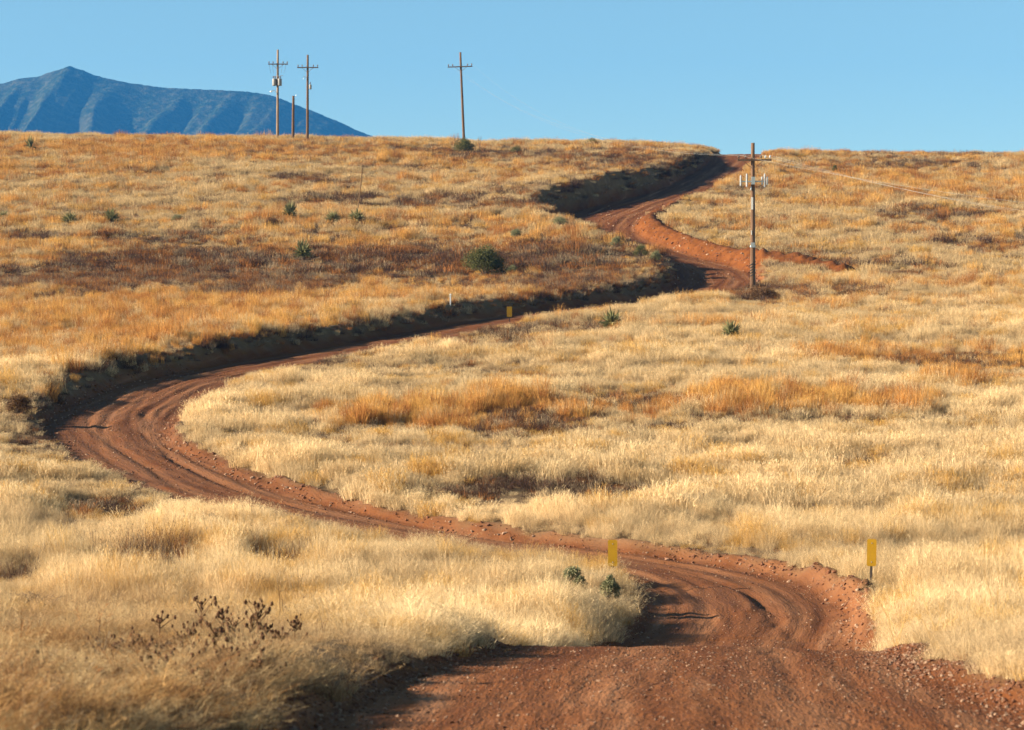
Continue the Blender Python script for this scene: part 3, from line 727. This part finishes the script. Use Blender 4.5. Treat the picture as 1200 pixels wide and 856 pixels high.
# next pole of the line, beyond the right edge
X5, D5 = 80.0, 105.0; z5 = zat(X5, D5)
p5 = far_pole(X5, D5, z5, 9.2, 0, 8.1, -1.25, 1.25, 0, WOOD); tag(p5, 'wooden utility pole standing alone in the grass beyond the right edge', 'utility pole')

def wire(a, b, sag, r, label, group):
    a = Vector(a); b = Vector(b); n = 40; pts = []
    for k in range(n+1):
        t = k/n; p = a.lerp(b, t); p.z -= 4*sag*t*(1-t); pts.append(p)
    o0 = pts[0].copy(); mb = MB(); mb.tube([p-o0 for p in pts], r, 6); o = mb.build('power_line', WIRE, None, True); o.location = o0; tag(o, label, 'power line', group)
for k, (xi, xj, sg) in enumerate(((-1.0, -1.15, 3.4), (.55, .65, 4.4), (1.18, 1.15, 4.7))):
    wire((X1+xi, D1-.16, z1+za1+.34), (X5+xj, D5-.16, z5+8.42), sg, .0065, 'thin pale power line drooping from the roadside pole across the right hand slope', 'power lines right of the roadside pole')
for k, (xi, xj, sg) in enumerate(((-1.0, -1.55, 2.5), (-.52, -1.03, 2.9), (.86, 1.35, 3.2))):
    xc = -M2(4.5, D2)/H2*za2
    wire((X1+xi, D1-.16, z1+za1+.34), (X2+xc+xj, D2-.16, z2+za2+.36+xj*.035), sg, .004, 'thin pale power line rising from the roadside pole to the leaning crest pole', 'power lines up to the crest pole')

# ------------------------------------------------------------------ road markers
def marker(px, ptop, pbot, D, wpx, name_label, yaw, lean=0.0):
    x = (px-CX)/F*D; z = zat(x, D); zt = (HY-ptop)/F*D-z; zb = (HY-pbot)/F*D-z; w = wpx/F*D
    r = empty('road_marker', (x, D, z), yaw); r.rotation_euler[1] = lean
    q = MB(); q.box((0, .02, zt/2-.2), (.055, .03, zt+.36)); q.build('post', POSTM, r)
    q = MB(); hw = w/2; c = .025; hh = (zt-zb)
    out = [(-hw+c, zb), (hw-c, zb), (hw, zb+c), (hw, zt-c), (hw-c, zt), (-hw+c, zt), (-hw, zt-c), (-hw, zb+c)]
    vs = [(a, -.004, b) for a, b in out]+[(a, .003, b) for a, b in out]; n = len(out)
    q.add(vs, [tuple(range(n)), tuple(range(2*n-1, n-1, -1))]+[(k, k+n, (k+1) % n+n, (k+1) % n) for k in range(n)]); pn = q.build('panel', YELLOW, r)
    for zz in (zb+.09, zt-.09):
        q = MB(); q.lathe((0, 0, 0), [(.012, -.006), (.012, .006)], 8)
        q.v = [(v[0], -.008+v[2]*.5, zz+v[1]) for v in q.v]; q.build('bolt', STEEL, pn)
    return tag(r, name_label, 'road marker')
marker(718, 633, 664, 53.5, 11, 'yellow marker panel standing behind the grassy corner left of the near road', -.06)
marker(1021, 632, 664, 51.3, 11, 'yellow marker panel on a dark post in the grass right of the near road', -.12, .02)
marker(597, 359.5, 371.5, ground_at(597, 377)[1], 6, 'small far yellow marker panel at the edge of the middle road stretch', .1)
x, d, z = ground_at(528, 359); D = d
r = empty('survey_post', (x, d, z)); q = MB(); q.tube([(0, 0, -.2), (0, 0, .62)], .04, 10); q.build('post', PORC, r)
q = MB(); q.lathe((0, 0, .7), [(.045, -.1), (.05, -.08), (.05, -.03), (.025, 0)], 10); q.build('cap', STEEL, r); tag(r, 'short white post standing in brown grass above the road', 'post')

# ------------------------------------------------------------------ shrubs, yuccas, weeds
def leaf_cloud(n, blobs, size, seed, flat=0.35):
    g = np.random.default_rng(seed); V = []; Q = []; B = []
    wts = np.array([b[3]*b[4]*b[5] for b in blobs]); wts /= wts.sum()
    which = g.choice(len(blobs), n, p=wts)
    for i in range(n):
        bx, by, bz, rx, ry, rz = blobs[which[i]]
        d = g.normal(0, 1, 3); d /= np.linalg.norm(d); rr = g.random()**.5
        c = np.array([bx+d[0]*rx*rr, by+d[1]*ry*rr, bz+d[2]*rz*rr])
        if c[2] < .02: c[2] = .02+.1*g.random()
        a = g.normal(0, 1, 3); a /= np.linalg.norm(a); b = np.cross(a, g.normal(0, 1, 3)); b /= np.linalg.norm(b)
        s = size*g.uniform(.6, 1.4); b0 = len(V)
        V += [c-a*s, c+b*s*flat, c+a*s, c-b*s*flat]; Q.append((b0, b0+1, b0+2, b0+3)); v = g.random(); B += [v]*4
    me = np_mesh('foliage', V, Q); attr(me, 'blade', B); return me

def shrub(px, py, wpx, hpx, mat, label, seed, name='shrub', dens=1.0, size=None, D=None):
    if D is None: x, d, z = ground_at(px, py)
    else: d = D; x = (px-CX)/F*d; z = zat(x, d)
    W = wpx/F*d; H = hpx*1.25/F*d+.1; g = random.Random(seed); root = empty(name, (x, d, z)); blobs = []
    nb = 14
    for k in range(nb):
        a = k*2.4+g.uniform(-.5, .5); q = (.30*((k+.5)/nb)**.5)*W*g.uniform(.75, 1.1); r = g.uniform(.15, .23)
        hz = H*(.72-.45*((k+.5)/nb))*g.uniform(.75, 1.05)
        blobs.append((q*math.cos(a)*1.1, q*math.sin(a), hz, r*W, r*W, min(r*W*.9, H*.26)))
    size = size or max(.03, .018*W)
    me = leaf_cloud(int(4200*dens), blobs, size, seed); me.materials.append(mat); link(bpy.data.objects.new('foliage', me), root)
    q = MB()
    for (bx, by, bz, rx, ry, rz) in blobs:
        q.tube([(bx*.05, by*.05, -.1), (bx*.5, by*.5, bz*.55), (bx, by, bz+rz*.5)], [.022*W**.5, .014*W**.5, .006], 5)
    q.build('branches', TWIG_M, root)
    return tag(root, label, 'shrub')

def yucca(px, py, wpx, hpx, label, seed, mat=None, n=190, trunk=True):
    x, d, z = ground_at(px, py); W = wpx*1.1/F*d; H = hpx*1.3/F*d+.1; g = np.random.default_rng(seed); root = empty('yucca', (x, d, z))
    V = []; Q = []; B = []; zc = H*.22; L = max(W/2, H-zc)
    for i in range(n):
        el = math.asin(g.uniform(-.12, 1)); a = g.uniform(0, 6.28); dv = np.array([math.cos(a)*math.cos(el)*W/2/L, math.sin(a)*math.cos(el)*W/2/L, math.sin(el)*(H-zc)/L])
        l = L*g.uniform(.75, 1.05); sd = np.cross(dv, g.normal(0, 1, 3)); sd /= np.linalg.norm(sd); w = .03*L+.008
        off = g.normal(0, .06*L, 3); b0 = len(V); v = g.random()
        for t, ww in ((.05, .6), (.45, 1), (1, .05)):
            c = np.array([0, 0, zc])+off+dv*l*t+np.array([0, 0, -.10*l*t*t]); V += [c-sd*w*ww, c+sd*w*ww]; B += [v, v]
        Q += [(b0, b0+1, b0+3, b0+2), (b0+2, b0+3, b0+5, b0+4)]
    me = np_mesh('leaves', V, Q); attr(me, 'blade', B); me.materials.append(mat or YUCCA_M); link(bpy.data.objects.new('leaves', me), root)
    q = MB(); q.tube([(0, 0, -.1), (0, 0, zc*.6), (0, 0, zc*1.2)], [.10*L+.03, .12*L+.03, .06*L], 8); q.build('trunk', TWIG_M, root)
    return tag(root, label, 'yucca')

shrub(568, 323, 56, 33, OAK_M, 'largest dark green rounded bush on the brown slope above the middle road', 11, dens=2.4)
shrub(543, 181, 33, 17, OAK_M, 'dense dark green bush at the foot of the leaning crest pole', 12, dens=1.6)
shrub(605, 181, 16, 9, OAK_M, 'small dark bush just right of the leaning crest pole', 13)
shrub(693, 172, 21, 8, OLIVE_M, 'low olive green bush on the skyline left of where the road tops the crest', 14)
shrub(656, 266, 26, 11, SAGE_M, 'pale grey green sage bush on the bank in front of the upper road', 15)
shrub(605, 279, 18, 9, SAGE_M, 'small sage bush on the grassy bank left of the pale sage bush', 16)
shrub(722, 291, 17, 13, SAGE_M, 'sage bush at the road edge, leftmost of three on the brown mound', 17)
shrub(751, 303, 20, 16, OAK_M, 'dark green bush at the road edge, middle of three on the brown mound', 18)
shrub(768, 308, 17, 14, SAGE_M, 'sage bush at the road edge, rightmost of three on the brown mound', 19)
shrub(978, 206, 9, 11, OAK_M, 'small upright dark bush on the upper right slope behind the wires', 20)
shrub(672, 709, 36, 33, SAGE_M, 'grey green bush in the pale grass left of the near road bend', 21, dens=.7, size=.03, D=49)
shrub(714, 707, 28, 28, SAGE_M, 'small rounded green bush at the near road edge below the yellow marker', 22, dens=.7, size=.028, D=48.5)
shrub(318, 268, 22, 13, BROWNL_M, 'low brown dead bush beside the upright yucca on the left slope', 23)
shrub(168, 192, 12, 6, OAK_M, 'tiny dark bush below the crest on the far left slope', 24)
shrub(208, 262, 20, 9, SAGE_M, 'faint grey bush on the pale bench of the left slope', 25)
shrub(600, 322, 18, 9, SAGE_M, 'small grey bush at the right foot of the largest dark bush', 26, D=None)
shrub(22, 486, 34, 22, BROWNL_M, 'dark brown dead bush at the left edge beside the big road bend', 27)
shrub(895, 352, 46, 14, BROWNL_M, 'low dark brown brush spreading at the foot of the roadside pole', 28)
shrub(1003, 350, 60, 9, BROWNL_M, 'long low brown brush in the grass right of the roadside pole', 29, dens=.6)
yucca(340, 259, 20, 20, 'upright dark green yucca on the pale bench of the left slope', 31)
yucca(390, 262, 22, 13, 'low rounded yucca between the upright yucca and the thin stake', 32)
yucca(418, 262, 25, 15, 'dark spreading yucca at the foot of the thin stake', 33)
yucca(82, 264, 26, 14, 'round dark yucca on the bench, left one of a pair on the far left', 34)
yucca(130, 262, 20, 16, 'upright dark yucca on the bench, right one of a pair on the far left', 35)
yucca(4, 260, 20, 11, 'dark yucca cut by the left edge of the picture', 36)
yucca(355, 305, 24, 22, 'bright green spiky yucca at the top of the dark brush patch', 37)
yucca(717, 387, 30, 21, 'dark green yucca in the grass below the middle road', 38)
yucca(857, 399, 27, 21, 'grey green round yucca in open grass below the roadside pole', 39)
yucca(36, 179, 12, 19, 'narrow dark yucca standing below the skyline at far left', 40, n=60)
yucca(165, 263, 10, 6, 'very small dark yucca right of the pair on the bench', 41, n=50)

# thin stake
x, d, z = ground_at(419, 252); r = empty('flower_stalk', (x, d, z)); hh = (HY-197)/F*d-z; lx = 6*d/F
q = MB(); q.tube([(0, 0, -.1), (lx*.4, 0, hh*.4), (lx, 0, hh)], [.045, .04, .03], 7); q.build('stem', STALK_M, r)
q = MB()
for k in range(26):
    t = .72+.28*k/26; a = k*2.4; q.tube([(lx*t, 0, hh*t), (lx*t+.09*math.cos(a), .09*math.sin(a), hh*t+.05)], [.012, .02], 5)
q.build('seed_pods', SEED_M, r)
tag(r, 'tall thin dried flower stalk rising above the spreading yucca', 'plant stalk')
# bare twigs on the skyline
def bare_shrub(px, py, wpx, hpx, label, seed, D=None, nb=9, rad=.02):
    if D is None: x, d, z = ground_at(px, py)
    else: d = D; x = (px-CX)/F*d; z = zat(x, d)
    W = wpx/F*d; H = hpx/F*d; g = random.Random(seed); q = MB()
    for k in range(nb):
        a = g.uniform(0, 6.28); tip = Vector((W/2*math.cos(a)*g.uniform(.3, 1), W/2*math.sin(a)*.6, H*g.uniform(.6, 1)))
        mid = tip*.5+Vector((0, 0, .1*H)); q.tube([(0, 0, -.05), mid, tip], [rad, rad*.7, rad*.35], 5)
        for m in range(5):
            t = g.uniform(.4, .95); p = mid.lerp(tip, t); q.tube([p, p+Vector((g.uniform(-.2, .2)*W, g.uniform(-.1, .1)*W, g.uniform(.05, .22)*H))], [rad*.5, rad*.3], 4)
    o = q.build('bare_shrub', TWIG_M); o.location = (x, d, z); return tag(o, label, 'shrub')
bare_shrub(562, 167, 9, 17, 'bare leafless twigs on the skyline right of the leaning pole', 51, D=292, nb=5)
bare_shrub(40, 722, 66, 26, 'low leafless grey shrub in pale grass at the left edge', 52, D=None, nb=22, rad=.006)
bare_shrub(838, 578, 46, 18, 'sparse dried weed clump in the pale field above the near bend', 53, nb=10, rad=.008)
bare_shrub(245, 622, 34, 22, 'thin dead twigs in the grass below the road left of centre', 54, nb=7, rad=.007)
bare_shrub(905, 172, 9, 9, 'faint bare twigs on the skyline right of the roadside pole', 55, D=296, nb=4)

# dried weeds in the near left verge
def weed(px, ptop, D, label, seed, nheads=6, group=None):
    x = (px-CX)/F*D; z = zat(x, D); h = (HY-ptop)/F*D-z; g = random.Random(seed)
    r = empty('dried_weed', (x, D, z)); q = MB(); ph = g.uniform(0, 6.28); lx = g.uniform(-.12, .10)*h
    axis = lambda t: Vector((lx*t*t, .05*h*math.sin(3*t+ph), h*t))
    q.tube([axis(t) for t in np.linspace(-.04, 1, 7)], [.011, .010, .009, .008, .006, .005, .003], 6)
    def head(p, r0):
        n, mm = 7, 5
        vs, fs = [], []
        for i in range(mm):
            ph2 = math.pi*(i+.5)/mm
            for k in range(n):
                rr = r0*g.uniform(.65, 1.35); a = 2*math.pi*k/n; vs.append(p+Vector((rr*math.sin(ph2)*math.cos(a), rr*math.sin(ph2)*math.sin(a), rr*1.3*math.cos(ph2))))
        for i in range(mm-1):
            for k in range(n): fs.append((i*n+k, i*n+(k+1) % n, (i+1)*n+(k+1) % n, (i+1)*n+k))
        fs.append(tuple(range(n))); fs.append(tuple((mm-1)*n+k for k in range(n))); s = MB(); s.add(vs, fs); s.build('seed_head', SEED_M, r)
    head(axis(1), .021)
    for k in range(nheads*2):
        t = g.uniform(.52, .98); p = axis(t); a = g.uniform(0, 6.28); l = g.uniform(.04, .16)*(1.3-t)*1.6
        e = p+Vector((l*math.cos(a), l*math.sin(a), l*g.uniform(.7, 1.4))); q.tube([p, e], [.006, .004], 5); head(e, g.uniform(.008, .019))
        if g.random() < .5: head(p+Vector((0, 0, .02)), .011)
    q.build('stem', STALK_M, r)
    return tag(r, label, 'weed', group)
WG = 'dried weeds on the near left verge'; WL_ = 'dark brown dried weed with seed heads, one of the clump on the near left verge'
weed(302, 710, 24.0, 'tallest dried weed with dark seed heads at the right end of the verge clump', 61, 9, WG)
for k, (px, pt, D) in enumerate([(296, 728, 24.2), (262, 716, 25), (235, 708, 27), (268, 748, 23), (222, 740, 24.5), (186, 728, 26), (205, 760, 22.5), (285, 752, 23.4), (330, 748, 24.5), (244, 762, 22.8), (312, 738, 25.2), (275, 733, 25.6), (252, 740, 22), (228, 772, 21), (292, 765, 21.6), (180, 770, 21.4), (338, 770, 22.6), (262, 785, 20.6), (306, 772, 22.4), (214, 752, 24), (345, 736, 26.5), (165, 755, 23), (60, 800, 19), (95, 790, 19.5), (130, 805, 18.8), (175, 800, 19), (210, 795, 19.4), (248, 806, 19), (285, 792, 20), (318, 798, 20.5), (35, 782, 20), (232, 822, 18.4), (190, 784, 20), (268, 770, 21), (300, 782, 20.4)]):
    weed(px, pt, D, WL_, 62+k, 6, WG)
weed(148, 768, 21.5, 'broad dried weed with large dark seed heads, left in the verge clump', 80, 12, WG)
weed(116, 770, 21.7, 'dried weed with one dark seed cluster at the left end of the verge', 81, 7, WG)
# tall leaning grass stems by the right verge
def stems(px, pb, D, tips, label):
    x = (px-CX)/F*D; z = zat(x, D); q = MB()
    for (tx, ty) in tips:
        T = Vector(((tx-px)/F*D, random.uniform(-.2, .2), (HY-ty)/F*D-z)); q.tube([(random.uniform(-.05, .05), random.uniform(-.05, .05), -.03), T*.5+Vector((-.06*T.x, 0, .05)), T], [.0055, .0045, .002], 5)
        for k in range(4):
            p = T*(.8+.05*k); q.tube([p, p+Vector((random.uniform(-.05, .05), 0, random.uniform(.04, .1)))], [.003, .0015], 4)
    o = q.build('tall_grass', STRAW_M); o.location = (x, D, z); return tag(o, label, 'grass tuft')
stems(1172, 775, 31, [(1152, 668), (1166, 690), (1185, 700), (1198, 735), (1140, 720)], 'tallest golden grass stems leaning left at the right edge')
stems(1098, 770, 32, [(1062, 712), (1085, 706), (1110, 700), (1120, 722)], 'golden grass stems leaning beside the road below the right marker')
stems(1052, 762, 33, [(1025, 698), (1040, 716), (1065, 720), (1070, 700)], 'short golden grass stems at the road corner below the right marker')

# rocks along the broken road edge
def rock(px, py, s, label, seed, D=None):
    x, d, z = ground_at(px, py); me = stones[seed % 5].data.copy(); me.materials.clear(); me.materials.append(ROCK_M)
    o = link(bpy.data.objects.new('rock', me)); o.location = (x, d, z+s*.15); o.scale = (s*1.2, s, s*.9); o.rotation_euler = (.2*seed, .1, seed*1.3); return tag(o, label, 'rock', 'rocks on the road')
ROCK_M = simple_mat('red_rock', (.16, .07, .04), (.34, .20, .13), 9, .9, 0, .5)
rock(794, 738, .075, 'pale stone lying alone on the near bend below the ruts', 1)
rock(782, 657, .12, 'pale stone at the far edge of the near bend', 2)
rock(1030, 735, .16, 'red rock beside the road corner under the right grass bank', 3)

# ------------------------------------------------------------------ sky, sun, camera
EL, BACK = R(20), R(9)
sun_dir = Vector((-math.cos(BACK)*math.cos(EL), -math.sin(BACK)*math.cos(EL), math.sin(EL)))
w = bpy.data.worlds.new('World'); scene.world = w; w.use_nodes = True; nt = w.node_tree; nt.nodes.clear()
sky = nt.nodes.new('ShaderNodeTexSky'); sky.sky_type = 'NISHITA'; sky.sun_disc = False; sky.sun_elevation = EL
sky.sun_rotation = math.atan2(sun_dir.x, sun_dir.y) % (2*math.pi)
sky.altitude = 1500; sky.air_density = 1.0; sky.dust_density = 0.0; sky.ozone_density = 1.5
bg = nt.nodes.new('ShaderNodeBackground'); bg.inputs['Strength'].default_value = 0.05; wo = nt.nodes.new('ShaderNodeOutputWorld')
tn = N(nt); nt.links.new(tn.mix(1.0, sky.outputs[0], (.99, 1.10, .92), 'MULTIPLY'), bg.inputs[0]); nt.links.new(bg.outputs[0], wo.inputs[0])
sl = bpy.data.lights.new('sun', 'SUN'); sl.energy = 5.0; sl.angle = R(.55); sl.color = (1.0, .86, .65)
so = link(bpy.data.objects.new('sun', sl)); so.rotation_euler = sun_dir.to_track_quat('Z', 'Y').to_euler(); so.location = (-60, -20, 60)

cam = bpy.data.cameras.new('camera'); cam.sensor_width = 36; cam.lens = 84; cam.clip_start = .3; cam.clip_end = 30000
cam.dof.use_dof = True; cam.dof.focus_distance = 75; cam.dof.aperture_fstop = 3.6
co = link(bpy.data.objects.new('camera', cam)); co.location = (0, 0, 0); co.rotation_euler = (R(90)-math.atan(28/F), 0, 0); scene.camera = co

scene.view_settings.view_transform = 'Standard'; scene.view_settings.look = 'None'; scene.view_settings.exposure = 1.68; scene.view_settings.gamma = 1.0; scene.view_settings.use_curve_mapping = False
c = scene.cycles
c.max_bounces = 5; c.diffuse_bounces = 3; c.glossy_bounces = 2; c.transmission_bounces = 3; c.transparent_max_bounces = 6; c.volume_bounces = 0
c.use_denoising = True; c.denoiser = 'OPENIMAGEDENOISE'; c.denoising_input_passes = 'RGB_ALBEDO_NORMAL'; c.denoising_prefilter = 'ACCURATE'
